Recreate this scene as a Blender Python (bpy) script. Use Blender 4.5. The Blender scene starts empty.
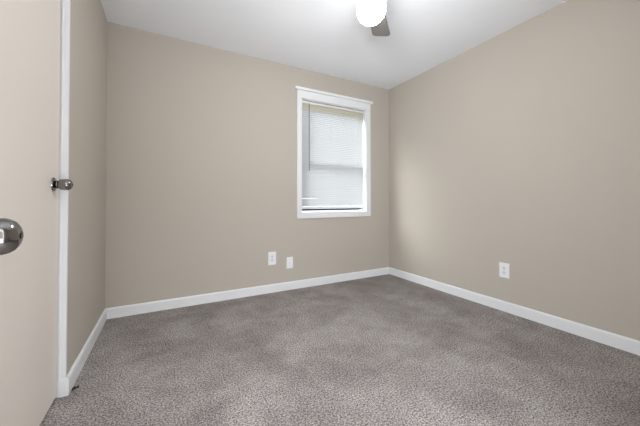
import bpy, bmesh, math, random
from mathutils import Vector, Matrix

random.seed(7)
SC = bpy.context.scene
COL = SC.collection
R = math.radians

# ------------------------------------------------------------------ dimensions
# back right corner of the room is the origin; the room lies at x < 0, y < 0
W = 3.0334     # room width
D = 3.160      # room depth
H = 2.440      # ceiling height
TH = 0.12      # wall thickness

# ------------------------------------------------------------------ camera
cam_d = bpy.data.cameras.new('camera')
cam = bpy.data.objects.new('camera', cam_d); COL.objects.link(cam)
yaw, pitch, roll = 0.496290572, 0.0120936874, -0.000596286078
fwd = Vector((math.sin(yaw)*math.cos(pitch), math.cos(yaw)*math.cos(pitch), math.sin(pitch)))
rt = Vector((math.cos(yaw), -math.sin(yaw), 0)); up = rt.cross(fwd)
r2 = rt*math.cos(roll) + up*math.sin(roll); u2 = up*math.cos(roll) - rt*math.sin(roll)
m = Matrix((r2, u2, -fwd)).transposed().to_4x4()
m.translation = Vector((-2.60230048, -2.88502990, 0.960023368))
cam.matrix_world = m
cam_d.sensor_width = 36.0
cam_d.lens = 36.0*284.876866/640.0
cam_d.shift_y = (197.547438-213.0)/640.0
cam_d.clip_start = 0.02
SC.camera = cam

# ------------------------------------------------------------------ light, world, exposure
GLOBE_EMISSION = 116.0
SKY = 2.0
world = bpy.data.worlds.new('overcast_day'); SC.world = world; world.use_nodes = True
bg = world.node_tree.nodes['Background']
bg.inputs[0].default_value = (0.90, 0.95, 1.0, 1); bg.inputs[1].default_value = SKY
SUN = 22.0
sd = bpy.data.lights.new('hazy_sun', 'SUN'); sd.energy = SUN; sd.angle = math.radians(52); sd.color = (1, 0.985, 0.96)
sun = bpy.data.objects.new('hazy_sun', sd); COL.objects.link(sun); sun.location = (-4, 3, 4)
sun.rotation_euler = Vector((1, -0.46, -0.55)).to_track_quat('-Z', 'Y').to_euler()
vs = SC.view_settings
vs.view_transform = 'Standard'; vs.look = 'None'; vs.exposure = -0.04; vs.gamma = 1.0
vs.use_curve_mapping = False
HALL_FILL = 62.0  # unseen fill, added in the hall to brighten the room
hl = bpy.data.lights.new('hall_fill', 'AREA'); hl.shape = 'RECTANGLE'; hl.size = 0.5; hl.size_y = 0.7
hl.energy = HALL_FILL; hl.color = (0.90, 0.95, 1.0)
hlo = bpy.data.objects.new('hall_fill', hl); COL.objects.link(hlo); hlo.location = (-2.95, -D-0.12-0.80, 0.75); hlo.rotation_euler = (math.radians(112), 0, math.radians(-42))
for nm, e_, loc_, rot_ in (('hall_fill_top', 68.0, (-2.4, -D-0.62, H-0.1), (0, 0, 0)),  # more added fill lights, no fixtures behind them
                           ('hall_fill_side', 36.0, (-3.05, -D-0.42, 0.5), (math.radians(105), 0, math.radians(-80))),
                           ('hall_fill_far', 26.0, (-1.9, -D-0.62, 0.3), (math.radians(150), 0, math.radians(30)))):
    hd = hl.copy(); hd.energy = e_; ho = bpy.data.objects.new(nm, hd); COL.objects.link(ho); ho.location = loc_; ho.rotation_euler = rot_

# ------------------------------------------------------------------ materials
def mat(name, color, rough=0.6, metal=0.0, spec=0.5):
    m = bpy.data.materials.new(name); m.use_nodes = True
    b = m.node_tree.nodes['Principled BSDF']
    b.inputs['Base Color'].default_value = (*color, 1); b.inputs['Roughness'].default_value = rough
    b.inputs['Metallic'].default_value = metal; b.inputs['Specular IOR Level'].default_value = spec
    return m
def nodes(m): return m.node_tree.nodes, m.node_tree.links, m.node_tree.nodes['Principled BSDF']
def add_bump(m, scale, strength, dist=0.001, detail=3):
    n, l, b = nodes(m)
    tc = n.new('ShaderNodeTexCoord'); t = n.new('ShaderNodeTexNoise'); t.inputs['Scale'].default_value = scale
    t.inputs['Detail'].default_value = detail
    bp = n.new('ShaderNodeBump'); bp.inputs['Strength'].default_value = strength; bp.inputs['Distance'].default_value = dist
    l.new(tc.outputs['Object'], t.inputs['Vector']); l.new(t.outputs['Fac'], bp.inputs['Height']); l.new(bp.outputs['Normal'], b.inputs['Normal'])
    return t
def s2l(*c): return tuple(((v/255+0.055)/1.055)**2.4 if v > 10 else v/255/12.92 for v in c)

M_wall = mat('wall_paint', s2l(187, 180, 170), 0.75, spec=0.25); add_bump(M_wall, 260, 0.25, 0.0006)
M_ceil = mat('ceiling_paint', s2l(240, 243, 248), 0.85, spec=0.2); add_bump(M_ceil, 180, 0.3, 0.0008)
M_trim = mat('white_trim_paint', s2l(231, 233, 236), 0.38); add_bump(M_trim, 60, 0.1, 0.0004)
M_door = mat('door_paint', s2l(226, 218, 210), 0.5, spec=0.35); add_bump(M_door, 90, 0.15, 0.0004)
M_vinyl = mat('window_vinyl', s2l(218, 209, 184), 0.4)
M_head = mat('headrail_enamel', s2l(226, 226, 224), 0.35)
M_plate = mat('plate_plastic', s2l(236, 237, 240), 0.35)
M_slot = mat('slot_dark', s2l(60, 60, 62), 0.6)
M_recept = mat('receptacle_plastic', s2l(222, 225, 232), 0.4)
M_screw = mat('screw_steel', (0.5, 0.5, 0.5), 0.35, 1.0)
M_nickel = mat('satin_nickel', (0.24, 0.232, 0.225), 0.15, 1.0)
M_shade_strip = mat('sash_shade_strip', s2l(70, 74, 84), 0.7)  # dark colour for the shade in the gap under the blind
M_wand = mat('wand_plastic', s2l(112, 116, 122), 0.35)
M_fan = mat('fan_white_metal', s2l(205, 205, 203), 0.4)
M_blade = mat('fan_blade_laminate', s2l(104, 100, 97), 0.5)
M_thread = mat('dark_yarn', s2l(38, 32, 30), 0.9)
M_cord = mat('ladder_cord', s2l(225, 226, 228), 0.8)

# slats: painted aluminium/vinyl that lets daylight glow through
M_slat = bpy.data.materials.new('slat_vinyl'); M_slat.use_nodes = True
n, l = M_slat.node_tree.nodes, M_slat.node_tree.links
n.remove(n['Principled BSDF'])
d = n.new('ShaderNodeBsdfDiffuse'); d.inputs[0].default_value = (*s2l(186, 187, 189), 1)
t = n.new('ShaderNodeBsdfTranslucent'); t.inputs[0].default_value = (0.76, 0.78, 0.80, 1)
mx = n.new('ShaderNodeMixShader'); mx.inputs[0].default_value = 0.2
l.new(d.outputs[0], mx.inputs[1]); l.new(t.outputs[0], mx.inputs[2]); l.new(mx.outputs[0], n['Material Output'].inputs[0])

M_cream = M_slat.copy(); M_cream.name = 'slat_cream'
for nn in M_cream.node_tree.nodes:
    if nn.type in ('BSDF_DIFFUSE', 'BSDF_TRANSLUCENT'): nn.inputs[0].default_value = (*s2l(208, 204, 190), 1)
M_glass = bpy.data.materials.new('window_glass'); M_glass.use_nodes = True
n, l = M_glass.node_tree.nodes, M_glass.node_tree.links
n.remove(n['Principled BSDF'])
a = n.new('ShaderNodeBsdfTransparent'); a.inputs[0].default_value = (0.94, 0.96, 0.96, 1)
g = n.new('ShaderNodeBsdfGlossy'); g.inputs['Roughness'].default_value = 0.02
mx = n.new('ShaderNodeMixShader'); mx.inputs[0].default_value = 0.06
l.new(a.outputs[0], mx.inputs[1]); l.new(g.outputs[0], mx.inputs[2]); l.new(mx.outputs[0], n['Material Output'].inputs[0])

M_globe = bpy.data.materials.new('lit_opal_glass'); M_globe.use_nodes = True
b = M_globe.node_tree.nodes['Principled BSDF']
b.inputs['Base Color'].default_value = (0.9, 0.9, 0.88, 1); b.inputs['Roughness'].default_value = 0.2
b.inputs['Emission Color'].default_value = (1.0, 0.985, 0.965, 1); b.inputs['Emission Strength'].default_value = GLOBE_EMISSION

# carpet: heathered grey brown cut pile with brushed patches
M_carpet = mat('carpet_pile', s2l(126, 117, 114), 0.95, spec=0.1)
n, l, b = nodes(M_carpet)
tc = n.new('ShaderNodeTexCoord')
def noise(scale, detail, rough=0.5, dist=0.0):
    t = n.new('ShaderNodeTexNoise'); t.inputs['Scale'].default_value = scale; t.inputs['Detail'].default_value = detail
    t.inputs['Roughness'].default_value = rough; t.inputs['Distortion'].default_value = dist
    l.new(tc.outputs['Object'], t.inputs['Vector']); return t
def ramp(src, p0, c0, p1, c1):
    r = n.new('ShaderNodeValToRGB'); e = r.color_ramp.elements
    e[0].position = p0; e[0].color = (*c0, 1); e[1].position = p1; e[1].color = (*c1, 1)
    l.new(src, r.inputs[0]); return r
def mix(kind, a, b_, fac=1.0):
    x = n.new('ShaderNodeMix'); x.data_type = 'RGBA'; x.blend_type = kind
    x.inputs[0].default_value = fac; l.new(a, x.inputs[6]); l.new(b_, x.inputs[7]); return x.outputs[2]
t1 = noise(118, 6, 0.85)                      # yarn tufts
t2 = noise(330, 2, 0.6)
big = noise(2.3, 4, 0.6, 0.4)               # brushed patches
mid = noise(9, 3, 0.6)
c1 = ramp(t1.outputs['Fac'], 0.41, s2l(82, 75, 72), 0.59, s2l(247, 239, 236))
c2 = ramp(t2.outputs['Fac'], 0.35, s2l(170, 170, 170), 0.65, s2l(255, 255, 255))
c3 = ramp(big.outputs['Fac'], 0.36, (0.76, 0.745, 0.745), 0.62, (1.04, 1.04, 1.04))
c4 = ramp(mid.outputs['Fac'], 0.3, (0.86, 0.85, 0.85), 0.7, (1.06, 1.06, 1.06))
o = mix('MULTIPLY', c1.outputs[0], c2.outputs[0]); o = mix('MULTIPLY', o, c3.outputs[0]); o = mix('MULTIPLY', o, c4.outputs[0])
l.new(o, b.inputs['Base Color'])
bp = n.new('ShaderNodeBump'); bp.inputs['Strength'].default_value = 0.8; bp.inputs['Distance'].default_value = 0.004
l.new(t1.outputs['Fac'], bp.inputs['Height']); l.new(bp.outputs['Normal'], b.inputs['Normal'])

# ------------------------------------------------------------------ mesh helpers
def add_box(bm, x0, x1, y0, y1, z0, z1):
    x0, x1 = sorted((x0, x1)); y0, y1 = sorted((y0, y1)); z0, z1 = sorted((z0, z1))
    v = [bm.verts.new(c) for c in ((x0,y0,z0),(x1,y0,z0),(x1,y1,z0),(x0,y1,z0),(x0,y0,z1),(x1,y0,z1),(x1,y1,z1),(x0,y1,z1))]
    for f in ((0,3,2,1),(4,5,6,7),(0,1,5,4),(1,2,6,5),(2,3,7,6),(3,0,4,7)): bm.faces.new([v[i] for i in f])
    return v
def add_lathe(bm, prof, M=Matrix(), seg=40):
    rings = []
    for r, z in prof:
        if r < 1e-6: rings.append([bm.verts.new(M @ Vector((0, 0, z)))])
        else: rings.append([bm.verts.new(M @ Vector((r*math.cos(2*math.pi*k/seg), r*math.sin(2*math.pi*k/seg), z))) for k in range(seg)])
    for a, b in zip(rings, rings[1:]):
        for k in range(seg):
            k2 = (k+1) % seg
            q = ([a[0]] if len(a) == 1 else [a[k], a[k2]]) + ([b[0]] if len(b) == 1 else [b[k2], b[k]])
            bm.faces.new(q)
def add_prism(bm, pts, axis, t0, t1):
    """2-D outline pts extruded along axis ('x','y','z') from t0 to t1"""
    def P(p, t): return {'x': (t, p[0], p[1]), 'y': (p[0], t, p[1]), 'z': (p[0], p[1], t)}[axis]
    a = [bm.verts.new(P(p, t0)) for p in pts]; b = [bm.verts.new(P(p, t1)) for p in pts]
    bm.faces.new(a); bm.faces.new(b[::-1])
    for i in range(len(pts)):
        j = (i+1) % len(pts); bm.faces.new((a[i], b[i], b[j], a[j]))
def add_tube(bm, pts, r, seg=8):
    rings = []
    pts = [Vector(p) for p in pts]
    for i, p in enumerate(pts):
        d = (pts[min(i+1, len(pts)-1)] - pts[max(i-1, 0)]).normalized()
        q = d.to_track_quat('Z', 'Y').to_matrix()
        rings.append([bm.verts.new(p + q @ Vector((r*math.cos(2*math.pi*k/seg), r*math.sin(2*math.pi*k/seg), 0))) for k in range(seg)])
    for a, b in zip(rings, rings[1:]):
        for k in range(seg): bm.faces.new((a[k], a[(k+1) % seg], b[(k+1) % seg], b[k]))
    bm.faces.new(rings[0][::-1]); bm.faces.new(rings[-1])
def obj(name, bm, m, parent=None, bevel=0.0, smooth=False, origin=None):
    bmesh.ops.recalc_face_normals(bm, faces=bm.faces)
    if origin is not None: bmesh.ops.translate(bm, verts=bm.verts, vec=-Vector(origin))
    me = bpy.data.meshes.new(name); bm.to_mesh(me); bm.free()
    me.materials.append(m)
    o = bpy.data.objects.new(name, me); COL.objects.link(o)
    if origin is not None: o.location = origin
    if parent is not None: o.parent = parent
    if smooth:
        for p in me.polygons: p.use_smooth = True
        e = o.modifiers.new('split', 'EDGE_SPLIT'); e.split_angle = R(35)
    if bevel:
        v = o.modifiers.new('bevel', 'BEVEL'); v.width = bevel; v.segments = 2; v.limit_method = 'ANGLE'
    return o
def tag(o, label, cat, group=None):
    o['label'] = label; o['category'] = cat
    if group: o['group'] = group
    return o
def empty(name, loc):
    o = bpy.data.objects.new(name, None); COL.objects.link(o); o.location = loc; o.empty_display_size = 0.05
    return o
def struct(o, label=None):
    o['kind'] = 'structure'
    if label: o['label'] = label
    return o
def new(): return bmesh.new()

# ------------------------------------------------------------------ room shell
Y_D0, Y_D1, DOOR_H = -1.800, -1.040, 2.04          # door opening in the left wall
WX0, WX1, WZ0, WZ1 = -1.281, -0.382, 0.822, 2.112    # window opening in the back wall
EX0, EX1 = -2.87, -1.96                            # doorway behind the camera
HALL = 1.15                                        # hall depth beyond the doorway

bm = new(); add_box(bm, -W-TH, TH, -D-TH-HALL, TH, -0.06, 0); struct(obj('floor', bm, M_carpet), 'heathered grey brown cut pile carpet over the whole floor')
bm = new(); add_box(bm, -W-TH, TH, -D-TH-HALL, TH, H, H+0.08); struct(obj('ceiling', bm, M_ceil), 'flat white painted ceiling')
bm = new()
add_box(bm, -W-TH, WX0, 0, TH, 0, H); add_box(bm, WX1, TH, 0, TH, 0, H)
add_box(bm, WX0, WX1, 0, TH, 0, WZ0); add_box(bm, WX0, WX1, 0, TH, WZ1, H)
struct(obj('wall_back', bm, M_wall), 'beige painted wall with the window')
bm = new(); add_box(bm, 0, TH, -D-TH, 0, 0, H); struct(obj('wall_right', bm, M_wall), 'long plain beige wall on the right')
bm = new()
J = 0.018
add_box(bm, -W-TH, -W, Y_D1+J, 0, 0, H); add_box(bm, -W-TH, -W, -D-TH, Y_D0-J, 0, H)
add_box(bm, -W-TH, -W, Y_D0-J, Y_D1+J, DOOR_H+J, H)
add_box(bm, -W-TH-0.02, -W-TH, Y_D0-0.1, Y_D1+0.1, 0, DOOR_H+0.1)   # closed back of the closet
struct(obj('wall_left', bm, M_wall), 'beige painted wall with the flush door')
bm = new()
add_box(bm, -W-TH, EX0-J, -D-TH, -D, 0, H); add_box(bm, EX1+J, 0, -D-TH, -D, 0, H)
add_box(bm, EX0-J, EX1+J, -D-TH, -D, DOOR_H+J, H)
struct(obj('wall_front', bm, M_wall))
bm = new()   # hall beyond the doorway
add_box(bm, -W-TH, TH, -D-TH-HALL-0.1, -D-TH-HALL, 0, H)
add_box(bm, -W-TH-0.1, -W-TH, -D-TH-HALL, -D-TH, 0, H); add_box(bm, TH, TH+0.1, -D-TH-HALL, -D-TH, 0, H)
struct(obj('wall_hall', bm, M_wall))

# ------------------------------------------------------------------ baseboards
BT, BH = 0.0145, 0.0865
def bb_prof(s=1): return [(0, 0), (s*BT, 0), (s*BT, BH-0.012), (s*(BT-0.004), BH-0.003), (s*(BT-0.008), BH), (0, BH)]
bm = new(); add_prism(bm, [(-a, z) for a, z in bb_prof()], 'x', -W+BT, -BT); struct(obj('baseboard_back', bm, M_trim))
bm = new(); add_prism(bm, [(-a, z) for a, z in bb_prof()], 'y', -D, -0.0); struct(obj('baseboard_right', bm, M_trim))
bm = new(); add_prism(bm, [(-W+a, z) for a, z in bb_prof()], 'y', Y_D1+0.006, 0)
# short return that wraps round the wall end beside the door
add_prism(bm, [(Y_D1+0.006-a, z) for a, z in [(0,0),(0.011,0),(0.011,BH-0.012),(0.0095,BH-0.003),(0.0085,BH),(0,BH)]], 'x', -W-0.024, -W+BT)
struct(obj('baseboard_left', bm, M_trim))
bm = new(); add_prism(bm, [(-W+a, z) for a, z in bb_prof()], 'y', -D, Y_D0-J); struct(obj('baseboard_left', bm, M_trim))
bm = new(); add_prism(bm, [(-D+a, z) for a, z in bb_prof()], 'x', EX1+0.07, -BT); struct(obj('baseboard_front', bm, M_trim))

# ------------------------------------------------------------------ left door (closed, flush) and its jamb
bm = new()
JX0 = -W-TH+0.001
add_box(bm, JX0, -W+0.001, Y_D1, Y_D1+J, 0.0, DOOR_H+J)
add_box(bm, JX0, -W+0.001, Y_D0-J, Y_D0, 0.0, DOOR_H+J)
add_box(bm, JX0, -W+0.001, Y_D0, Y_D1, DOOR_H, DOOR_H+J)
DX = -W-0.030                                      # face of the door, a little behind the wall face
for y0, y1 in ((Y_D1-0.010, Y_D1), (Y_D0, Y_D0+0.010)): add_box(bm, DX-0.048, DX-0.037, y0, y1, 0, DOOR_H)
add_box(bm, DX-0.048, DX-0.037, Y_D0, Y_D1, DOOR_H-0.010, DOOR_H)
struct(obj('trim_1', bm, M_trim, bevel=0.0015), 'white painted jamb round the flush door')
bm = new()  # narrow bead where the jamb meets the door
add_box(bm, DX+0.003, DX+0.010, Y_D1-0.0025, Y_D1, 0.0, DOOR_H)
struct(obj('trim_2', bm, M_plate, bevel=0.001))

def knob(parent, x, y, z, rad=0.0285, k=1, name='door_knob'):
    """tulip knob on a round rose; axis along +x (k=1) or -x (k=-1)"""
    Mx = Matrix.Translation((x, y, z)) @ Matrix.Rotation(R(90*k), 4, 'Y')
    s = rad/0.028
    bm = new()
    prof = [(0.0125, 0.006), (0.0125, 0.011), (0.0185, 0.0125), (0.0195, 0.015), (0.0185, 0.0175), (0.0130, 0.019), (0.0130, 0.0205),
            (0.0200*s, 0.0215), (0.0232*s, 0.0235), (0.0242*s, 0.027), (0.0250*s, 0.033), (0.0262*s, 0.040), (0.0268*s, 0.0455), (0.0262*s, 0.052),
            (0.0243*s, 0.058), (0.0208*s, 0.0635), (0.0155*s, 0.0675), (0.0100*s, 0.0698), (0.0065, 0.0708), (0.0055, 0.0695), (0, 0.0693)]
    add_lathe(bm, prof, Mx)
    kn = obj(name, bm, M_nickel, parent, smooth=True)
    bm = new(); add_lathe(bm, [(0, 0), (0.032, 0), (0.0335, 0.0015), (0.0325, 0.0045), (0.028, 0.0075), (0.018, 0.0095), (0.0125, 0.0105), (0, 0.0105)], Mx)
    obj('rose', bm, M_nickel, kn, smooth=True)
    bm = new(); add_lathe(bm, [(0, 0.0690), (0.0040, 0.0690), (0.0040, 0.0716), (0.0030, 0.0722), (0, 0.0722)], Mx, 20)
    obj('lock_button', bm, M_nickel, kn, smooth=True)
    return kn

bm = new(); add_box(bm, DX-0.035, DX, Y_D0+0.003, Y_D1-0.0100, 0.016, DOOR_H-0.003)
d1 = struct(obj('door_1', bm, M_door, bevel=0.0012), 'flush beige door in the left wall, closed')
knob(d1, DX, -1.128, 1.038)
for z in (0.2, 1.02, 1.83):
    bm = new(); add_lathe(bm, [(0, 0), (0.006, 0), (0.006, 0.088), (0, 0.088)], Matrix.Translation((DX+0.004, Y_D0+0.001, z)), 16)
    obj('hinge', bm, M_nickel, d1, smooth=True)
# ------------------------------------------------------------------ entry door, open beside the camera
FX = -2.860
bm = new(); add_box(bm, FX-0.035, FX, -D+0.02+0.003, -D+0.02+0.003+0.885, 0.016, DOOR_H-0.003)
d2 = struct(obj('door_2', bm, M_door, bevel=0.0012), 'open beige entry door beside the camera')
knob(d2, FX, -2.305, 0.909); knob(d2, FX-0.035, -2.305, 0.909, k=-1)
for z in (0.2, 1.02, 1.83):
    bm = new(); add_lathe(bm, [(0, 0), (0.006, 0), (0.006, 0.088), (0, 0.088)], Matrix.Translation((FX+0.002, -D+0.014, z)), 16)
    obj('hinge', bm, M_nickel, d2, smooth=True)
bm = new()
add_box(bm, EX0-J, EX0, -D-TH-0.001, -D+0.001, 0, DOOR_H+J); add_box(bm, EX1, EX1+J, -D-TH-0.001, -D+0.001, 0, DOOR_H+J)
add_box(bm, EX0, EX1, -D-TH-0.001, -D+0.001, DOOR_H, DOOR_H+J)
add_box(bm, EX1+0.005, EX1+0.065, -D, -D+0.012, 0, DOOR_H+0.065); add_box(bm, EX0-0.065, EX1+0.005, -D, -D+0.010, DOOR_H+0.005, DOOR_H+0.065)
struct(obj('trim_3', bm, M_trim, bevel=0.001))

# ------------------------------------------------------------------ window in the back wall
CX0, CX1, CZ0, CZ1 = -1.3325, -0.3190, 0.7665, 2.192   # outer edges of the casing
CT = 0.018
bm = new()
add_box(bm, CX0, WX0+0.004, -CT, 0, CZ0, WZ1-0.003); add_box(bm, WX1-0.004, CX1, -CT, 0, CZ0, WZ1-0.003)
add_box(bm, WX0+0.004, WX1-0.004, -CT, 0, CZ0, WZ0+0.004)
win = struct(obj('window_1', bm, M_trim, bevel=0.002), 'white cased sash window with closed mini blind')
bm = new(); add_box(bm, CX0, CX1, -CT-0.001, 0, WZ1-0.003, CZ1)
obj('head_casing', bm, M_trim, win, bevel=0.0015)
bm = new(); add_box(bm, CX0-0.028, CX1+0.028, -CT-0.018, 0, CZ1, CZ1+0.030)
obj('cap_molding', bm, M_trim, win, bevel=0.003)
bm = new()   # reveal lining
RD = 0.115
add_box(bm, WX0, WX0+0.010, -0.0, RD, WZ0, WZ1); add_box(bm, WX1-0.010, WX1, -0.0, RD, WZ0, WZ1)
add_box(bm, WX0+0.010, WX1-0.010, 0, RD, WZ1-0.010, WZ1); add_box(bm, WX0+0.010, WX1-0.010, 0, RD, WZ0, WZ0+0.012)
obj('window_reveal', bm, M_trim, win)
ix0, ix1, iz0, iz1 = WX0+0.010, WX1-0.010, WZ0+0.012, WZ1-0.010
def sash(x0, x1, z0, z1, y0, y1, rail_b, rail_t, st, mt=None):
    bm = new()
    add_box(bm, x0, x0+st, y0, y1, z0, z1); add_box(bm, x1-st, x1, y0, y1, z0, z1)
    add_box(bm, x0+st, x1-st, y0, y1, z0, z0+rail_b); add_box(bm, x0+st, x1-st, y0, y1, z1-rail_t, z1)
    s = obj('sash', bm, mt or M_vinyl, win, bevel=0.002)
    bm = new(); ym = (y0+y1)/2; add_box(bm, x0+st, x1-st, ym-0.002, ym+0.002, z0+rail_b, z1-rail_t)
    obj('pane', bm, M_glass, s)
    return s
MR = 1.385
sash(ix0, ix1, MR-0.02, iz1, 0.085, 0.110, 0.035, 0.085, 0.035)      # upper, outer
lo = sash(ix0, ix1, iz0+0.012, MR+0.02, 0.058, 0.083, 0.045, 0.040, 0.035, M_trim)     # lower, inner
bm = new(); add_box(bm, ix0+0.002, ix1-0.002, 0.050, 0.0575, iz0+0.016, iz0+0.034); obj('shade_strip', bm, M_shade_strip, lo)  # dark strip added as the shadow line below the blind's bottom rail
bm = new(); add_box(bm, (ix0+ix1)/2-0.03, (ix0+ix1)/2+0.03, 0.050, 0.060, MR+0.02, MR+0.032); obj('sash_lock', bm, M_vinyl, win, bevel=0.002)

# ------------------------------------------------------------------ mini blind (a thing of its own, hung in the window)
BX0, BX1 = ix0+0.006, ix1-0.006
YB = 0.028
bl = empty('mini_blind', ((BX0+BX1)/2, YB, iz1))
tag(bl, 'white horizontal mini blind, closed, hung inside the window casing', 'blind')
off = Vector(bl.location)
def bpart(name, bm, m, **k):
    bmesh.ops.translate(bm, verts=bm.verts, vec=-off)
    return obj(name, bm, m, bl, **k)
bm = new()
add_prism(bm, [(YB-0.013, iz1-0.009), (YB-0.013, iz1-0.034), (YB+0.013, iz1-0.034), (YB+0.013, iz1-0.009)], 'x', BX0, BX1)
bpart('head_rail', bm, M_head, bevel=0.002)
bm = new()
pitch_s, sw = 0.0215, 0.0268
z = iz1-0.050; k = 0
BOT = 0.890
zs = []
while z > BOT+0.012: zs.append(z); z -= pitch_s
for i, z in enumerate(zs):
    tilt = R(65 + random.uniform(-0.8, 0.8))
    nseg = 12; ncurve = 4
    grid = []
    # one slat a hand's width above the bottom rail is nudged out of line at its left end
    bent = 0.007 if abs(z - 1.005) < pitch_s/2 else (-0.004 if abs(z-1.005+pitch_s) < pitch_s/2 else 0)
    for sx in range(nseg+1):
        u = sx/nseg; x = BX0+0.002 + (BX1-BX0-0.004)*u
        dz = bent*max(0, 1-u/0.35)
        row = []
        for c in range(ncurve+1):
            v = c/ncurve-0.5
            a = v*sw; crown = 0.0036*(1-4*v*v)
            # room-side edge low
            yy = -a*math.cos(tilt) - crown*math.sin(tilt)
            zz = -a*math.sin(tilt) - crown*math.cos(tilt)*-1
            row.append(bm.verts.new((x, YB+yy, z+zz+dz)))
        grid.append(row)
    for a, b_ in zip(grid, grid[1:]):
        for c in range(ncurve):
            f_ = bm.faces.new((a[c], a[c+1], b_[c+1], b_[c])); f_.material_index = 1 if i < 3 else 0
sl = bpart('slats', bm, M_slat); sl.data.materials.append(M_cream)
for p_ in sl.data.polygons: p_.use_smooth = True
sl['kind'] = 'stuff'
bm = new(); add_box(bm, BX0+0.002, BX1-0.002, YB-0.010, YB+0.010, BOT-0.006, BOT+0.003); bpart('bottom_rail', bm, M_head, bevel=0.003)
for fx in (0.14, 0.5, 0.86):
    x = BX0+(BX1-BX0)*fx
    bm = new(); add_tube(bm, [(x, YB-0.0135, iz1-0.034), (x, YB-0.0135, BOT)], 0.0006, 5); bpart('ladder_cord', bm, M_cord)
bm = new(); wx = -1.175
add_tube(bm, [(wx, YB-0.020, 2.062), (wx, YB-0.022, 1.302)], 0.0042, 6)
add_tube(bm, [(wx, YB-0.013, 2.068), (wx, YB-0.018, 2.070), (wx, YB-0.020, 2.060)], 0.0018, 6)
bpart('tilt_wand', bm, M_wand, smooth=True)

# ------------------------------------------------------------------ wall plates
def plate(name, loc, rz, w, h, kind, label, cat):
    root = empty(name, loc); root.rotation_euler = (0, 0, rz)
    tag(root, label, cat)
    bm = new()   # local: wall behind at +y, faces -y
    add_prism(bm, [(-w/2, -h/2), (w/2, -h/2), (w/2, h/2), (-w/2, h/2)], 'y', -0.0005, -0.0055)
    obj('cover_plate', bm, M_plate, root, bevel=0.0022)
    if kind == 'duplex':
        for s in (-1, 1):
            bm = new()
            pts = [(0.0165*math.cos(t_)*1.02, s*0.0195+0.0135*math.sin(t_)) for t_ in [2*math.pi*i/24 for i in range(24)]]
            add_prism(bm, pts, 'y', -0.0050, -0.0075)
            rc = obj('receptacle', bm, M_recept, root)
            bm = new()
            for dx, hh in ((-0.0063, 0.0085), (0.0063, 0.0068)):
                add_box(bm, dx-0.0011, dx+0.0011, -0.0079, -0.0074, s*0.0195+0.003-hh/2, s*0.0195+0.003+hh/2)
            add_lathe(bm, [(0, 0), (0.0024, 0), (0.0024, 0.0006), (0, 0.0006)], Matrix.Translation((0, -0.0073, s*0.0195-0.0072)) @ Matrix.Rotation(R(90), 4, 'X'), 12)
            obj('slots', bm, M_slot, rc)
        bm = new(); add_lathe(bm, [(0, 0), (0.0033, 0), (0.0028, 0.0012), (0, 0.0014)], Matrix.Translation((0, -0.0053, 0)) @ Matrix.Rotation(R(90), 4, 'X'), 16); obj('screw', bm, M_screw, root)
    else:
        bm = new(); add_lathe(bm, [(0.0022, 0), (0.0058, 0), (0.0058, 0.003), (0.0045, 0.003), (0.0045, 0.009), (0.0022, 0.009)], Matrix.Translation((0, -0.0053, 0)) @ Matrix.Rotation(R(90), 4, 'X'), 16)
        obj('cable_jack', bm, M_screw if kind == 'coax' else M_recept, root)
        for s in (-1, 1):
            bm = new(); add_lathe(bm, [(0, 0), (0.003, 0), (0.0025, 0.001), (0, 0.0012)], Matrix.Translation((0, -0.0053, s*0.041)) @ Matrix.Rotation(R(90), 4, 'X'), 14); obj('screw', bm, M_recept, root)
    return root
plate('wall_outlet', (-1.615, 0, 0.357), 0, 0.086, 0.137, 'duplex', 'larger and higher of the two white plates on the back wall', 'outlet')
plate('jack_plate', (-1.416, 0, 0.291), 0, 0.074, 0.122, 'jack', 'smaller white jack plate low on the back wall, right of the larger plate', 'wall plate')
plate('wall_outlet', (0, -1.459, 0.355), R(-90), 0.084, 0.128, 'duplex', 'white duplex outlet alone on the right wall above the baseboard', 'outlet')

# ------------------------------------------------------------------ ceiling fan with lit globe, at rest
FC = (-1.550, -1.573)
fan = empty('ceiling_fan', (FC[0], FC[1], H))
tag(fan, 'three-bladed ceiling fan with a glowing round white globe under its hub', 'ceiling fan')
def fpart(name, prof, m, parent=fan, seg=48):
    bm = new(); add_lathe(bm, [(r, z-H) for r, z in prof], Matrix(), seg)
    return obj(name, bm, m, parent, smooth=True)
fpart('canopy', [(0, H-0.0005), (0.078, H-0.0005), (0.080, H-0.012), (0.070, H-0.040), (0.055, H-0.048), (0, H-0.048)], M_fan)
fpart('motor_housing', [(0, 2.393), (0.055, 2.393), (0.100, 2.385), (0.100, 2.365), (0.102, 2.295), (0.095, 2.268), (0.080, 2.252), (0, 2.252)], M_fan)
fpart('switch_housing', [(0, 2.252), (0.055, 2.252), (0.058, 2.240), (0.058, 2.200), (0.050, 2.190), (0, 2.190)], M_fan)
fpart('light_fitter', [(0, 2.192), (0.050, 2.192), (0.060, 2.172), (0.074, 2.148), (0.0800, 2.128), (0.0830, 2.126), (0.0830, 2.123), (0.0770, 2.123), (0.0700, 2.142), (0.050, 2.160), (0, 2.166)], M_fan)
gz, gr = 2.079, 0.0835
prof = [(0.030, 2.154)]
for i in range(3, 25):
    a_ = math.pi*i/24
    prof.append((gr*math.sin(a_) if i < 24 else 0, gz+gr*math.cos(a_)*0.97))
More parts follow.
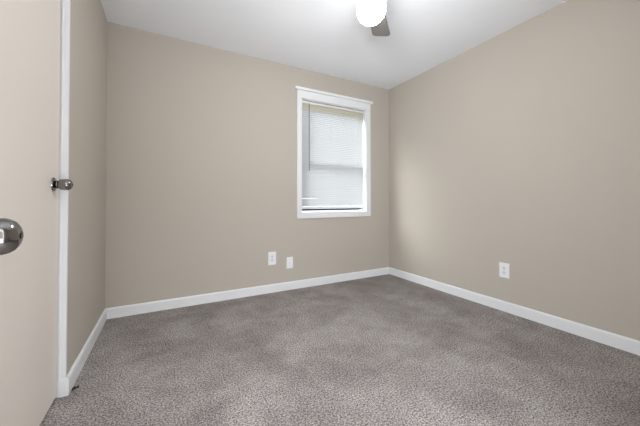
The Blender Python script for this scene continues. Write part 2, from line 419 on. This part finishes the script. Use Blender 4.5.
prof = [p_ for p_ in prof if p_[1] < 2.150 or p_[0] == 0.030]
fpart('glass_globe', prof, M_globe)
ZB = 2.222
for ang in (43, 163, 283):
    Mb = Matrix.Rotation(R(ang), 4, 'Z') @ Matrix.Translation((0, 0, ZB-H)) @ Matrix.Rotation(R(11), 4, 'X')
    bm = new()
    pts = []
    r0, r1, w0, w1, c = 0.155, 0.535, 0.050, 0.068, 0.030
    pts = [(r0, -w0), (r1-c, -w1)] + [(r1-c+c*math.sin(t_), -w1+c-c*math.cos(t_)) for t_ in (R(25), R(50), R(75))] + [(r1, -w1+c), (r1, w1-c)] + \
          [(r1-c+c*math.cos(t_), w1-c+c*math.sin(t_)) for t_ in (R(25), R(50), R(75))] + [(r1-c, w1), (r0, w0), (r0-0.018, w0*0.6), (r0-0.018, -w0*0.6)]
    add_prism(bm, pts, 'z', -0.003, 0.003)
    bmesh.ops.transform(bm, matrix=Mb, verts=bm.verts)
    bld = obj('fan_blade', bm, M_blade, fan, bevel=0.001)
    bm = new()
    add_prism(bm, [(0.085, -0.014), (0.135, -0.012), (0.165, -0.034), (0.215, -0.036), (0.225, 0), (0.215, 0.036), (0.165, 0.034), (0.135, 0.012), (0.085, 0.014)], 'z', 0.0032, 0.0075)
    add_box(bm, 0.070, 0.100, -0.014, 0.014, 0.004, 0.034)
    bmesh.ops.transform(bm, matrix=Mb, verts=bm.verts)
    obj('blade_iron', bm, M_fan, bld)

# ------------------------------------------------------------------ pulled yarn at the foot of the baseboard
bm = new()
p0 = Vector((-W+BT+0.004, Y_D1+0.040, 0.002))
pts = [p0 + Vector((0.0032*i, 0.006*math.sin(i*0.9)+0.002*i, 0.002+0.003*abs(math.sin(i*0.8)))) for i in range(8)]
add_tube(bm, pts, 0.003, 6)
add_tube(bm, [p0+Vector((0.0, -0.012, 0.002)), p0+Vector((0.010, -0.004, 0.006)), p0+Vector((0.024, 0.006, 0.003))], 0.004, 6)
tag(obj('carpet_thread', bm, M_thread, smooth=True), 'small dark pulled carpet thread at the baseboard end beside the door', 'thread')
